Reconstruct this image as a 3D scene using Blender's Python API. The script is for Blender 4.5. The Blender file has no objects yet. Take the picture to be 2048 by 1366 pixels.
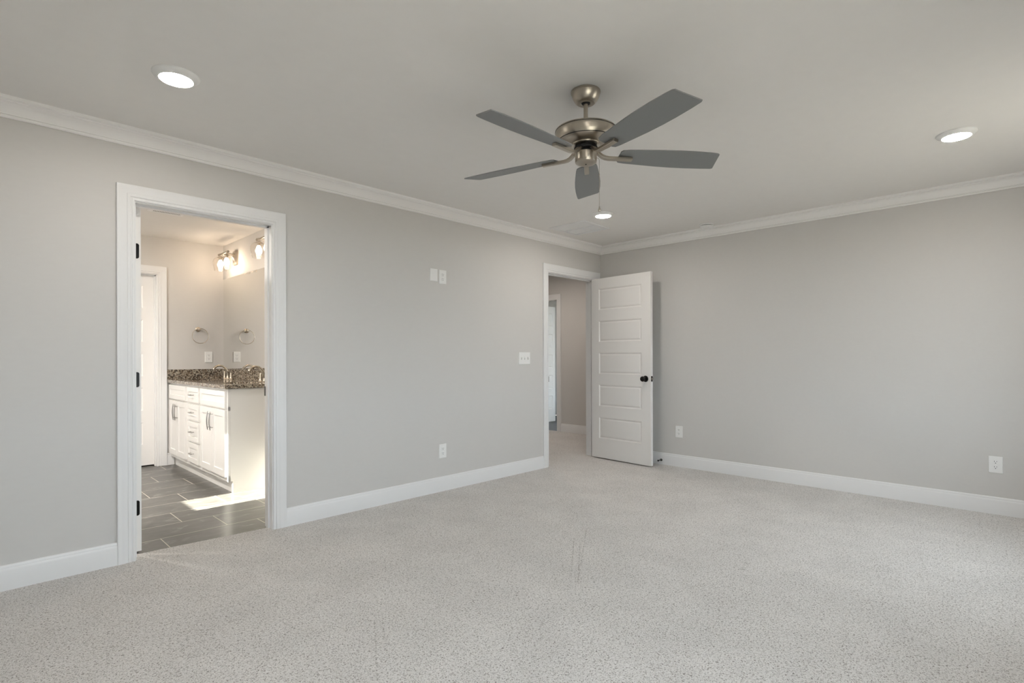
import bpy, bmesh, math, random
from mathutils import Vector, Matrix
random.seed(7)
PI = math.pi
D = bpy.data
scene = bpy.context.scene
C = scene.collection

# ------------------------------------------------------------------ camera
YAW, ROLL, F_PX = 0.7730, 0.0027, 1075.56
cam_d = D.cameras.new('camera'); cam_d.sensor_width = 36.0; cam_d.lens = F_PX / 2048 * 36.0
cam_d.shift_y = (714.746 - 683.0) / 2048.0; cam_d.clip_start = 0.02
cam = D.objects.new('camera', cam_d); C.objects.link(cam)
su, cu = math.sin(YAW), math.cos(YAW)
Fw = Vector((cu, su, 0)); Rt = Vector((su, -cu, 0)); Up = Vector((0, 0, 1))
R2 = Rt * math.cos(ROLL) - Up * math.sin(ROLL)
U2 = Up * math.cos(ROLL) + Rt * math.sin(ROLL)
M = Matrix((R2, U2, -Fw)).transposed().to_4x4(); M.translation = Vector((-5.257, -3.673, 1.150))
cam.matrix_world = M
scene.camera = cam

# ------------------------------------------------------------------ light and exposure
scene.view_settings.view_transform = 'Standard'; scene.view_settings.look = 'None'
scene.view_settings.gamma = 1.0; scene.view_settings.use_curve_mapping = False
scene.view_settings.exposure = 0.56
SKY = 6.0
w = D.worlds.new('sky'); scene.world = w; w.use_nodes = True
bg = w.node_tree.nodes['Background']; bg.inputs['Color'].default_value = (0.78, 0.87, 0.98, 1); bg.inputs['Strength'].default_value = SKY
SUN_SLOPE = 0.577
sd = D.lights.new('sun', 'SUN'); sd.energy = 60.0; sd.angle = math.radians(0.53); sd.color = (1.0, 0.93, 0.82)
sun = D.objects.new('sun', sd); C.objects.link(sun)
sun.rotation_euler = Vector((1, 0.0, -SUN_SLOPE)).to_track_quat('-Z', 'Y').to_euler()
sun.location = (-12, 1, 6)
scene.cycles.use_light_tree = False
scene.cycles.diffuse_bounces = 5
scene.cycles.glossy_bounces = 4
scene.cycles.max_bounces = 8
scene.cycles.adaptive_threshold = 0.04
scene.cycles.transparent_max_bounces = 16
scene.cycles.caustics_reflective = False
scene.cycles.caustics_refractive = False
LAMP = 126.0        # ceiling disc emission
BULB = 37.0

# ------------------------------------------------------------------ materials
def mat(name, color=(0.8, 0.8, 0.8), rough=0.5, metal=0.0, spec=0.5, emit=None, estr=0.0):
    m = D.materials.new(name); m.use_nodes = True
    b = m.node_tree.nodes['Principled BSDF']
    b.inputs['Base Color'].default_value = (*color, 1); b.inputs['Roughness'].default_value = rough
    b.inputs['Metallic'].default_value = metal; b.inputs['Specular IOR Level'].default_value = spec
    if emit:
        b.inputs['Emission Color'].default_value = (*emit, 1); b.inputs['Emission Strength'].default_value = estr
    return m
def nd(m, typ, **kw):
    n = m.node_tree.nodes.new(typ)
    for k, v in kw.items():
        if hasattr(n, k): setattr(n, k, v)
        else: n.inputs[k].default_value = v
    return n
def lk(m, a, b): m.node_tree.links.new(a, b)
def pbsdf(m): return m.node_tree.nodes['Principled BSDF']
def math_n(m, op, a, b=None):
    n = nd(m, 'ShaderNodeMath', operation=op)
    for i, v in enumerate((a, b)):
        if v is None: continue
        if isinstance(v, (int, float)): n.inputs[i].default_value = v
        else: lk(m, v, n.inputs[i])
    return n.outputs[0]
def noise_bump(m, scale, strength, dist=0.002, detail=3):
    co = nd(m, 'ShaderNodeTexCoord'); n = nd(m, 'ShaderNodeTexNoise', Scale=scale, Detail=detail)
    lk(m, co.outputs['Object'], n.inputs['Vector'])
    b = nd(m, 'ShaderNodeBump', Strength=strength, Distance=dist)
    lk(m, n.outputs[0], b.inputs['Height']); lk(m, b.outputs[0], pbsdf(m).inputs['Normal'])
    return n

def roller(m):
    c = pbsdf(m).inputs['Base Color'].default_value[:]; n = nd(m, 'ShaderNodeTexNoise', Scale=140.0, Detail=0.0)
    r = nd(m, 'ShaderNodeMix', data_type='RGBA'); r.inputs[6].default_value = tuple(x * 0.99 for x in c[:3]) + (1,); r.inputs[7].default_value = tuple(x * 1.01 for x in c[:3]) + (1,)
    lk(m, n.outputs[0], r.inputs[0]); lk(m, r.outputs[2], pbsdf(m).inputs['Base Color'])
paint = mat('greige_wall_paint', (0.625, 0.610, 0.590), 0.6, spec=0.35); roller(paint)
ceilp = mat('flat_ceiling_paint', (0.815, 0.797, 0.775), 0.85, spec=0.2); roller(ceilp)
trimw = mat('white_trim_paint', (0.795, 0.795, 0.795), 0.32, spec=0.5)
doorw = mat('white_door_paint', (0.84, 0.825, 0.805), 0.38)
cabw = mat('white_cabinet_lacquer', (0.84, 0.83, 0.81), 0.3)
plate = mat('white_plate_plastic', (0.84, 0.84, 0.83), 0.3); noise_bump(plate, 40, 0.01, 0.001)
slotm = mat('dark_slot', (0.02, 0.02, 0.02), 0.6)
black = mat('black_bronze', (0.012, 0.011, 0.010), 0.25, 0.6); noise_bump(black, 60, 0.03, 0.001)
nickel = mat('brushed_nickel', (0.43, 0.39, 0.33), 0.30, 1.0); noise_bump(nickel, 160, 0.03, 0.0005)
satin = mat('satin_nickel_faucet', (0.56, 0.50, 0.42), 0.22, 1.0); noise_bump(satin, 100, 0.02, 0.0005)
pullm = mat('satin_steel_pull', (0.42, 0.41, 0.40), 0.28, 1.0); noise_bump(pullm, 100, 0.02, 0.0005)
blade = mat('grey_blade_finish', (0.215, 0.222, 0.225), 0.5); noise_bump(blade, 40, 0.03, 0.0005)
dark = mat('dark_motor', (0.01, 0.01, 0.012), 0.6)
stopm = mat('rubber_black', (0.008, 0.008, 0.008), 0.5)
porc = mat('white_porcelain', (0.82, 0.82, 0.80), 0.12)
mirr = mat('mirror_silver', (0.93, 0.935, 0.92), 0.0, 1.0)
lens = mat('lamp_lens', (0.9, 0.9, 0.9), 0.4, emit=(1.0, 0.93, 0.85), estr=LAMP)
bath_fill_lens = mat('lens_bath_fill', (0.9, 0.9, 0.9), 0.4, emit=(1.0, 0.93, 0.85), estr=LAMP * 5.2)  # strong emission for the added bathroom fill lights
hall_fill_lens = mat('lens_hall_fill', (0.9, 0.9, 0.9), 0.4, emit=(1.0, 0.89, 0.79), estr=LAMP * 1.75)  # raised emission for the added hall fill light
bulbm = mat('bulb_glow', (1, 1, 1), 0.4, emit=(1.0, 0.79, 0.58), estr=BULB)
groundm = mat('sunlit_ground', (0.36, 0.34, 0.27), 0.9)
gn = nd(groundm, 'ShaderNodeTexNoise', Scale=3.0, Detail=6.0)
gr = nd(groundm, 'ShaderNodeValToRGB'); gr.color_ramp.elements[0].color = (0.14, 0.13, 0.115, 1); gr.color_ramp.elements[1].color = (0.22, 0.205, 0.185, 1)
lk(groundm, gn.outputs[0], gr.inputs[0]); lk(groundm, gr.outputs[0], pbsdf(groundm).inputs['Base Color'])

def glass_mat(name, tint=(1, 1, 1), amt=0.08, ior=1.45):
    m = D.materials.new(name); m.use_nodes = True; nt = m.node_tree; nt.nodes.clear()
    o = nt.nodes.new('ShaderNodeOutputMaterial'); t = nt.nodes.new('ShaderNodeBsdfTransparent'); g = nt.nodes.new('ShaderNodeBsdfGlossy')
    mx = nt.nodes.new('ShaderNodeMixShader'); lw = nt.nodes.new('ShaderNodeLayerWeight'); lw.inputs['Blend'].default_value = 0.25; fr = nt.nodes.new('ShaderNodeMath'); fr.operation = 'POWER'; fr.inputs[1].default_value = 2.5; nt.links.new(lw.outputs['Facing'], fr.inputs[0])
    ad = nt.nodes.new('ShaderNodeMath'); ad.operation = 'ADD'; ad.inputs[1].default_value = amt; ad.use_clamp = True
    t.inputs['Color'].default_value = (*tint, 1); g.inputs['Roughness'].default_value = 0.03
    nt.links.new(fr.outputs[0], ad.inputs[0]); nt.links.new(ad.outputs[0], mx.inputs[0])
    nt.links.new(t.outputs[0], mx.inputs[1]); nt.links.new(g.outputs[0], mx.inputs[2]); nt.links.new(mx.outputs[0], o.inputs[0])
    return m
winglass = glass_mat('window_glass', (0.95, 0.97, 0.96), 0.0)
shadeglass = glass_mat('clear_shade_glass', (0.99, 0.98, 0.97), 0.02)

def carpet_mat():
    m = mat('cream_cut_pile_carpet', (0.6, 0.57, 0.53), 0.95, spec=0.1)
    co = nd(m, 'ShaderNodeTexCoord')
    n1 = nd(m, 'ShaderNodeTexNoise', Scale=165.0, Detail=2.0, Roughness=0.62, Distortion=1.1)   # tufts
    n3 = nd(m, 'ShaderNodeTexNoise', Scale=3.2, Detail=2.0)                  # foot marks, nap
    n4 = nd(m, 'ShaderNodeTexNoise', Scale=62.0, Detail=1.0)
    for n in (n1, n3, n4): lk(m, co.outputs['Object'], n.inputs['Vector'])
    r1 = nd(m, 'ShaderNodeValToRGB'); e = r1.color_ramp.elements
    e[0].position = 0.34; e[0].color = (0.24, 0.22, 0.20, 1); e[1].position = 0.47; e[1].color = (0.74, 0.715, 0.69, 1)
    x = r1.color_ramp.elements.new(0.68); x.color = (0.82, 0.80, 0.78, 1)
    lk(m, n1.outputs[0], r1.inputs[0])
    r3 = nd(m, 'ShaderNodeValToRGB'); e = r3.color_ramp.elements
    e[0].position = 0.35; e[0].color = (0.93, 0.93, 0.93, 1); e[1].position = 0.65; e[1].color = (1.0, 1.0, 1.0, 1)
    lk(m, n3.outputs[0], r3.inputs[0])
    mx = nd(m, 'ShaderNodeMix', data_type='RGBA', blend_type='MULTIPLY'); mx.inputs[0].default_value = 1.0
    lk(m, r1.outputs[0], mx.inputs[6]); lk(m, r3.outputs[0], mx.inputs[7])
    # two faint drag tracks pressed into the pile, running away from the window wall
    sep = nd(m, 'ShaderNodeSeparateXYZ'); lk(m, co.outputs['Object'], sep.inputs[0])
    out = mx.outputs[2]
    for (x0, y0, x1, y1) in TRACKS:
        dx, dy = x1 - x0, y1 - y0; L = math.hypot(dx, dy); ux, uy = dx / L, dy / L
        px = math_n(m, 'SUBTRACT', sep.outputs[0], x0); py = math_n(m, 'SUBTRACT', sep.outputs[1], y0)
        s = math_n(m, 'ADD', math_n(m, 'MULTIPLY', px, ux), math_n(m, 'MULTIPLY', py, uy))
        t = math_n(m, 'ABSOLUTE', math_n(m, 'ADD', math_n(m, 'MULTIPLY', px, -uy), math_n(m, 'MULTIPLY', py, ux)))
        ins = math_n(m, 'MULTIPLY', math_n(m, 'GREATER_THAN', s, 0.0), math_n(m, 'LESS_THAN', s, L))
        ins = math_n(m, 'MULTIPLY', ins, math_n(m, 'LESS_THAN', t, 0.0035))
        ins = math_n(m, 'MULTIPLY', ins, math_n(m, 'GREATER_THAN', n4.outputs[0], 0.49))
        k = math_n(m, 'MULTIPLY', ins, 0.36)
        mm = nd(m, 'ShaderNodeMix', data_type='RGBA', blend_type='MIX'); mm.inputs[7].default_value = (0.2, 0.18, 0.155, 1)
        lk(m, k, mm.inputs[0]); lk(m, out, mm.inputs[6]); out = mm.outputs[2]
    lk(m, out, pbsdf(m).inputs['Base Color'])
    b = nd(m, 'ShaderNodeBump', Strength=0.8, Distance=0.006)
    h = n1.outputs[0]
    lk(m, h, b.inputs['Height']); lk(m, b.outputs[0], pbsdf(m).inputs['Normal'])
    return m
TRACKS = [(-2.979, -1.941, -2.334, -1.514), (-3.059, -1.995, -2.597, -1.658), (-3.034, -1.930, -2.535, -1.564), (-4.223, -1.992, -3.992, -1.591), (-4.102, -1.852, -3.967, -1.617)]
carpet = carpet_mat()

def tile_mat():
    m = mat('dark_slate_look_tile', (0.12, 0.115, 0.105), 0.32)
    co = nd(m, 'ShaderNodeTexCoord'); sep = nd(m, 'ShaderNodeSeparateXYZ'); lk(m, co.outputs['Object'], sep.inputs[0])
    v = math_n(m, 'DIVIDE', math_n(m, 'SUBTRACT', sep.outputs[1], 0.0285), 0.3075)
    row = math_n(m, 'FLOOR', v); fv = math_n(m, 'SUBTRACT', v, row)
    u = math_n(m, 'DIVIDE', math_n(m, 'ADD', math_n(m, 'ADD', sep.outputs[0], 3.772), math_n(m, 'MULTIPLY', row, 0.1985)), 0.5955)
    col = math_n(m, 'FLOOR', u); fu = math_n(m, 'SUBTRACT', u, col)
    du = math_n(m, 'MULTIPLY', math_n(m, 'MINIMUM', fu, math_n(m, 'SUBTRACT', 1.0, fu)), 0.5955)
    dv = math_n(m, 'MULTIPLY', math_n(m, 'MINIMUM', fv, math_n(m, 'SUBTRACT', 1.0, fv)), 0.3075)
    g = math_n(m, 'LESS_THAN', math_n(m, 'MINIMUM', du, dv), 0.0026)
    n = nd(m, 'ShaderNodeTexNoise', Scale=5.0, Detail=7.0, Roughness=0.6, Distortion=1.2)
    cb = nd(m, 'ShaderNodeCombineXYZ'); lk(m, math_n(m, 'ADD', sep.outputs[0], math_n(m, 'MULTIPLY', col, 3.3)), cb.inputs[0])
    lk(m, math_n(m, 'ADD', math_n(m, 'MULTIPLY', sep.outputs[1], 2.2), math_n(m, 'MULTIPLY', row, 1.7)), cb.inputs[1]); lk(m, cb.outputs[0], n.inputs['Vector'])
    r = nd(m, 'ShaderNodeValToRGB'); e = r.color_ramp.elements
    e[0].position = 0.35; e[0].color = (0.070, 0.067, 0.061, 1); e[1].position = 0.58; e[1].color = (0.102, 0.098, 0.090, 1)
    x = r.color_ramp.elements.new(0.72); x.color = (0.24, 0.235, 0.225, 1)
    lk(m, n.outputs[0], r.inputs[0])
    mx = nd(m, 'ShaderNodeMix', data_type='RGBA'); mx.inputs[7].default_value = (0.62, 0.58, 0.52, 1)
    lk(m, g, mx.inputs[0]); lk(m, r.outputs[0], mx.inputs[6]); lk(m, mx.outputs[2], pbsdf(m).inputs['Base Color'])
    ro = math_n(m, 'ADD', math_n(m, 'MULTIPLY', g, 0.5), 0.30); lk(m, ro, pbsdf(m).inputs['Roughness'])
    b = nd(m, 'ShaderNodeBump', Strength=0.5, Distance=0.002); lk(m, math_n(m, 'SUBTRACT', 1.0, g), b.inputs['Height']); lk(m, b.outputs[0], pbsdf(m).inputs['Normal'])
    return m
tile = tile_mat()

def granite_mat():
    m = mat('speckled_brown_granite', (0.3, 0.26, 0.2), 0.12)
    co = nd(m, 'ShaderNodeTexCoord')
    v = nd(m, 'ShaderNodeTexVoronoi', Scale=105.0); n = nd(m, 'ShaderNodeTexNoise', Scale=55.0, Detail=5.0, Roughness=0.75)
    for q in (v, n): lk(m, co.outputs['Object'], q.inputs['Vector'])
    sp = nd(m, 'ShaderNodeSeparateColor'); lk(m, v.outputs['Color'], sp.inputs[0])
    h = math_n(m, 'ADD', math_n(m, 'MULTIPLY', sp.outputs[0], 0.6), math_n(m, 'MULTIPLY', n.outputs[0], 0.5))
    r = nd(m, 'ShaderNodeValToRGB'); r.color_ramp.interpolation = 'CONSTANT'; e = r.color_ramp.elements
    e[0].position = 0.0; e[0].color = (0.035, 0.028, 0.022, 1); e[1].position = 0.38; e[1].color = (0.15, 0.11, 0.075, 1)
    for p, c in ((0.52, (0.26, 0.215, 0.165, 1)), (0.66, (0.42, 0.38, 0.31, 1)), (0.80, (0.07, 0.055, 0.045, 1))):
        x = r.color_ramp.elements.new(p); x.color = c
    lk(m, h, r.inputs[0]); lk(m, r.outputs[0], pbsdf(m).inputs['Base Color'])
    return m
granite = granite_mat()

# ------------------------------------------------------------------ helpers
def tag(o, label=None, cat=None, group=None, kind=None):
    if label: o['label'] = label
    if cat: o['category'] = cat
    if group: o['group'] = group
    if kind: o['kind'] = kind
    return o
def empty(name, loc=(0, 0, 0), rz=0.0):
    o = D.objects.new(name, None); o.empty_display_size = 0.1; C.objects.link(o); o.location = loc; o.rotation_euler = (0, 0, rz); return o
def obj(name, bm, m, parent=None, smooth=False, loc=None, rot=None, auto=None):
    bmesh.ops.recalc_face_normals(bm, faces=bm.faces[:])
    me = D.meshes.new(name); bm.to_mesh(me); bm.free(); me.materials.append(m)
    if smooth:
        for p in me.polygons: p.use_smooth = True
        try: me.set_sharp_from_angle(angle=math.radians(auto or 35))
        except Exception: pass
    o = D.objects.new(name, me); C.objects.link(o)
    if parent: o.parent = parent
    if loc: o.location = loc
    if rot: o.rotation_euler = rot
    return o
def box(bm, x0, x1, y0, y1, z0, z1, bev=0.0, seg=2):
    r = bmesh.ops.create_cube(bm, size=1.0)
    bmesh.ops.scale(bm, vec=(x1 - x0, y1 - y0, z1 - z0), verts=r['verts'])
    bmesh.ops.translate(bm, vec=((x0 + x1) / 2, (y0 + y1) / 2, (z0 + z1) / 2), verts=r['verts'])
    if bev > 0:
        es = list({e for v in r['verts'] for e in v.link_edges})
        bmesh.ops.bevel(bm, geom=es, offset=bev, segments=seg, affect='EDGES', profile=0.5)
def bx(*a, **k):
    bm = bmesh.new(); box(bm, *a, **k); return bm
def lathe(bm, prof, seg=48, mtx=None, cap=True):
    rings = []
    for r, z in prof:
        if r < 1e-6: rings.append([bm.verts.new((0, 0, z))])
        else: rings.append([bm.verts.new((r * math.cos(2 * PI * k / seg), r * math.sin(2 * PI * k / seg), z)) for k in range(seg)])
    for a, b in zip(rings, rings[1:]):
        for k in range(seg):
            k2 = (k + 1) % seg
            if len(a) == 1 and len(b) == 1: continue
            if len(a) == 1: bm.faces.new((a[0], b[k], b[k2]))
            elif len(b) == 1: bm.faces.new((a[k], b[0], a[k2]))
            else: bm.faces.new((a[k], b[k], b[k2], a[k2]))
    if mtx is not None: bmesh.ops.transform(bm, matrix=mtx, verts=[v for r in rings for v in r])
def lat(prof, seg=48, mtx=None):
    bm = bmesh.new(); lathe(bm, prof, seg, mtx); return bm
def sweep(bm, path, section, up=Vector((0, 0, 1)), cap=True, radii=None):
    """section: list of (a, b) in the frame (side, up'); path: 3-D points."""
    P = [Vector(p) for p in path]; rings = []
    for i, p in enumerate(P):
        t = (P[min(i + 1, len(P) - 1)] - P[max(i - 1, 0)]).normalized()
        s = t.cross(up)
        s = s.normalized() if s.length > 1e-4 else Vector((1, 0, 0))
        u = s.cross(t).normalized(); k = radii[i] if radii else 1.0
        rings.append([bm.verts.new(p + s * a * k + u * b * k) for a, b in section])
    n = len(section)
    for a, b in zip(rings, rings[1:]):
        for k in range(n): bm.faces.new((a[k], a[(k + 1) % n], b[(k + 1) % n], b[k]))
    if cap: bm.faces.new(rings[0]); bm.faces.new(rings[-1][::-1])
def tube(bm, path, r, seg=12, up=Vector((0, 0, 1)), radii=None):
    sweep(bm, path, [(r * math.cos(2 * PI * k / seg), r * math.sin(2 * PI * k / seg)) for k in range(seg)], up, True, radii)
def mould(bm, path, prof, fmap, closed=False):
    """mitred moulding: path in 2-D, prof = (offset to the left of travel, third axis)."""
    n = len(path); rings = []
    for i in range(n):
        p = Vector(path[i])
        d0 = (p - Vector(path[i - 1])).normalized() if (i > 0 or closed) else None
        d1 = (Vector(path[(i + 1) % n]) - p).normalized() if (i < n - 1 or closed) else None
        if d0 is None: d0 = d1
        if d1 is None: d1 = d0
        n0 = Vector((-d0.y, d0.x)); n1 = Vector((-d1.y, d1.x)); mi = (n0 + n1).normalized(); mi = mi / max(0.2, mi.dot(n0))
        rings.append([bm.verts.new(fmap(p.x + mi.x * o, p.y + mi.y * o, h)) for o, h in prof])
    k = len(prof); pairs = list(zip(rings, rings[1:])) + ([(rings[-1], rings[0])] if closed else [])
    for a, b in pairs:
        for j in range(k): bm.faces.new((a[j], a[(j + 1) % k], b[(j + 1) % k], b[j]))
    if not closed: bm.faces.new(rings[0]); bm.faces.new(rings[-1][::-1])

# ------------------------------------------------------------------ setting: shell
H = 2.44
XW, YW = -6.2, -4.2
def S(name, bm, m, label, cat, smooth=False):
    return tag(obj(name, bm, m, smooth=smooth), label, cat, kind='structure')
D1 = (-4.560, -3.800); D2 = (-0.945, -0.118); DT = 2.040   # the two door openings of the wall with the doors
def HO(d): return (d[0] - 0.0192, d[1] + 0.0192, 0, DT + 0.0192)
def wall_x(spans, y0, y1, holes, z1=H):
    """wall along x from spans[0] to spans[1]; holes = (x0, x1, z0, z1)"""
    bm = bmesh.new(); x = spans[0]
    for (a, b, za, zb) in sorted(holes):
        box(bm, x, a, y0, y1, 0, z1)
        if za > 0: box(bm, a, b, y0, y1, 0, za)
        if zb < z1: box(bm, a, b, y0, y1, zb, z1)
        x = b
    box(bm, x, spans[1], y0, y1, 0, z1)
    return bm
def wall_y(spans, x0, x1, holes, z1=H):
    bm = bmesh.new(); y = spans[0]
    for (a, b, za, zb) in sorted(holes):
        box(bm, x0, x1, y, a, 0, z1)
        if za > 0: box(bm, x0, x1, a, b, 0, za)
        if zb < z1: box(bm, x0, x1, a, b, zb, z1)
        y = b
    box(bm, x0, x1, y, spans[1], 0, z1)
    return bm
S('wall_left', wall_x((XW, 1.233), 0, 0.12, [HO(D1), HO(D2)]), paint, 'long greige bedroom wall holding both doorways and the switches', 'wall')
S('wall_right', wall_y((YW - 0.15, 0.0), 0, 0.12, []), paint, 'plain greige bedroom wall behind the open panelled door', 'wall')
WB = [(-5.30, -3.70, 0.62, 2.10), (-2.00, -0.90, 0.62, 2.10)]
S('wall_front', wall_x((XW - 0.15, 0.0), YW - 0.15, YW, WB), paint, 'greige bedroom wall with two wide windows, one added, facing the doorways', 'wall')
S('wall_back', wall_y((YW, 0.0), XW - 0.15, XW, []), paint, 'plain greige end wall of the bedroom opposite the open door wall', 'wall')
# bathroom
BW = (0.837, 1.253, 1.258, 2.038)
S('wall_left', wall_y((0.0, 3.16), XW - 0.15, XW, [BW]), paint, 'bathroom outside wall with the small high window', 'wall')
S('wall_right', wall_y((0.12, 3.04), -3.14, -3.02, []), paint, 'bathroom wall behind the vanity mirror and sconces', 'wall')
D3 = (-4.555, -3.797)
S('wall_back', wall_x((XW, 1.233), 3.04, 3.16, [HO(D3)]), paint, 'far bathroom wall with towel ring, outlet and closed door', 'wall')
# hall and the room past it
D4 = (1.683, 2.497)
S('wall_back', wall_y((0.12, 3.16), 1.233, 1.353, [HO(D4)]), paint, 'shadowed grey hall wall seen through the bedroom doorway', 'wall')
S('wall_front', wall_x((1.353, 4.4), 0.28, 0.40, [(1.50, 3.4, 0.35, 2.2)]), paint, 'outside wall of the room past the hall', 'wall')
S('wall_right', wall_y((0.28, 3.4), 4.4, 4.52, []), paint, 'end wall of the room past the hall', 'wall')
S('wall_back', wall_x((1.233, 4.4), 3.16, 3.28, []), paint, 'back wall of the room past the hall', 'wall')
S('ceiling', bx(XW - 0.15, 4.52, YW - 0.15, 4.1, H, H + 0.15), ceilp, 'flat pale grey ceiling over the bedroom and the rooms beside it', 'ceiling')
# closet space behind the far bathroom door; unseen side walls added to block daylight
S('wall_left', bx(-5.1, -5.0, 3.16, 4.1, 0, H), paint, 'added unseen side wall of the closet past the bathroom', 'wall')
S('wall_right', bx(-3.2, -3.1, 3.16, 4.1, 0, H), paint, 'other added unseen side wall of the closet past the bathroom', 'wall')
S('wall_back', bx(-5.0, -3.2, 4.0, 4.1, 0, H), paint, 'wall inside the closet past the bathroom', 'wall')
# floors
bm = bmesh.new()
bmesh.ops.create_grid(bm, x_segments=2, y_segments=2, size=0.5); bm.clear()
box(bm, XW, 0, YW, 0, -0.06, 0)
box(bm, D2[0], D2[1], 0, 0.12, -0.06, 0)
# carpet edge in the bathroom doorway, slightly ragged
vs = [(D1[0], 0.0), (D1[1], 0.0)]; N = 90
edge = [(D1[1] + (D1[0] - D1[1]) * i / N, 0.083 - 0.02 * (1 - i / N) + 0.0 + random.uniform(-0.003, 0.003) + 0.03 * i / N) for i in range(N + 1)]
top = [bm.verts.new((x, y, 0.0)) for x, y in vs + edge]; bot = [bm.verts.new((x, y, -0.06)) for x, y in vs + edge]
bm.faces.new(top)
for i in range(len(top)):
    j = (i + 1) % len(top); bm.faces.new((top[i], top[j], bot[j], bot[i]))
S('floor', bm, carpet, 'cream cut-pile carpet covering the bedroom floor', 'carpet')
S('floor', bx(-3.02, 1.233, 0.12, 3.04, -0.06, 0), carpet, 'cream carpet in the hall past the open door', 'carpet')
bm = bmesh.new(); box(bm, XW, -3.14, 0.12, 3.04, -0.06, -0.003); box(bm, D1[0], D1[1], 0.0, 0.12, -0.06, -0.003); box(bm, *D3, 3.04, 3.16, -0.06, -0.003); box(bm, -5.0, -3.2, 3.16, 4.0, -0.06, -0.003)
S('floor', bm, tile, 'dark grey offset-laid tile floor of the bathroom', 'tile floor')
bm = bmesh.new(); box(bm, 1.353, 4.4, 0.28, 3.16, -0.06, -0.003); box(bm, 1.233, 1.353, *D4, -0.06, -0.003)
greyfl = mat('grey_vinyl', (0.11, 0.12, 0.135), 0.4); noise_bump(greyfl, 20, 0.05)
S('floor', bm, greyfl, 'dark grey floor glimpsed past the hall', 'floor')
S('ground', bx(-60, 60, -60, 60, -0.8, -0.7), groundm, 'dry sunlit yard around the house', 'ground')

# crown moulding round the bedroom
crown_prof = [(0, -0.0905), (0.010, -0.0905), (0.0145, -0.086), (0.0150, -0.080), (0.0105, -0.0775), (0.0105, -0.0755), (0.0165, -0.0745), (0.0175, -0.0715), (0.0145, -0.0695), (0.0165, -0.066), (0.021, -0.056),
              (0.029, -0.043), (0.039, -0.034), (0.050, -0.0275), (0.058, -0.0245), (0.0585, -0.0185), (0.0645, -0.0170), (0.0735, -0.0150), (0.0765, -0.0110), (0.0765, 0), (0, 0)]
bm = bmesh.new(); mould(bm, [(XW, YW), (0, YW), (0, 0), (XW, 0)], crown_prof, lambda x, y, h: (x, y, H + h), closed=True)
crown_lit = mat('lightened_trim_paint', (0.88, 0.87, 0.855), 0.4)  # trim paint lightened for the crown, standing in for missing bounce light
S('trim_1', bm, crown_lit, 'white stepped crown moulding running round the bedroom ceiling', 'crown moulding', smooth=True)

# casings
cas_prof = [(0.0, 0.0), (0.0, 0.009), (0.003, 0.011), (0.011, 0.011), (0.013, 0.008), (0.017, 0.0085), (0.020, 0.0125), (0.026, 0.0145), (0.034, 0.0150),
            (0.036, 0.0130), (0.040, 0.0145), (0.060, 0.0165), (0.070, 0.0175), (0.076, 0.0195), (0.082, 0.0195), (0.085, 0.017), (0.085, 0.0)]
def casing(holex, top, fmap, z0=0.0):
    a, b = holex; g = 0.006
    bm = bmesh.new(); mould(bm, [(a - g, z0), (a - g, top + g), (b + g, top + g), (b + g, z0)], cas_prof, fmap)
    return bm
def jamb(bm, axis, hole, top, d0, d1, stop0, t=0.019):
    """liner of an opening; axis x: opening runs along x between d0..d1 in y"""
    def bb(a0, a1, c0, c1, z0, z1):
        if axis == 'x': box(bm, a0, a1, c0, c1, z0, z1)
        else: box(bm, c0, c1, a0, a1, z0, z1)
    a, b = hole
    bb(a - t, a, d0, d1, -0.003, top + t); bb(b, b + t, d0, d1, -0.003, top + t); bb(a, b, d0, d1, top, top + t)
    bb(a, a + 0.010, stop0, stop0 + 0.034, -0.003, top); bb(b - 0.010, b, stop0, stop0 + 0.034, -0.003, top); bb(a, b, stop0, stop0 + 0.034, top - 0.010, top)
def doorway(name, axis, hole, faces, label, d0, d1, stop0):
    root = empty(name, (0, 0, 0)); tag(root, label, 'door frame', kind='structure')
    bm = bmesh.new(); jamb(bm, axis, hole, DT, d0, d1, stop0); obj('jamb', bm, trimw, root)
    for f in faces: obj('casing', casing(hole, DT, f), trimw, root, smooth=True, auto=25)
    return root
fr1 = doorway('trim_2', 'x', D1, [lambda s, z, d: (s, -d, z), lambda s, z, d: (s, 0.12 + d, z)], 'white moulded frame round the doorway into the tiled bathroom', 0, 0.12, 0.045)
fr2 = doorway('trim_3', 'x', D2, [lambda s, z, d: (s, -d, z), lambda s, z, d: (s, 0.12 + d, z)], 'white moulded frame round the doorway into the carpeted hall', 0, 0.12, 0.046)
fr3 = doorway('trim_4', 'x', D3, [lambda s, z, d: (s, 3.04 - d, z)], 'white frame of the closed door on the far bathroom wall', 3.04, 3.16, 3.085)
fr4 = doorway('trim_5', 'y', D4, [lambda s, z, d: (1.233 - d, s, z)], 'white door frame on the hall wall glimpsed past the open door', 1.233, 1.353, 1.27)
# strike plates
obj('strike_plate', bx(D1[1] - 0.0115, D1[1] - 0.0005, 0.078, 0.100, 0.893, 0.957, bev=0.0004), black, fr1)['label'] = 'black strike plate'
obj('strike_plate', bx(D2[0] + 0.0005, D2[0] + 0.003, -0.006, 0.030, 0.892, 0.950, bev=0.0004), black, fr2)['label'] = 'black strike plate'

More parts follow.
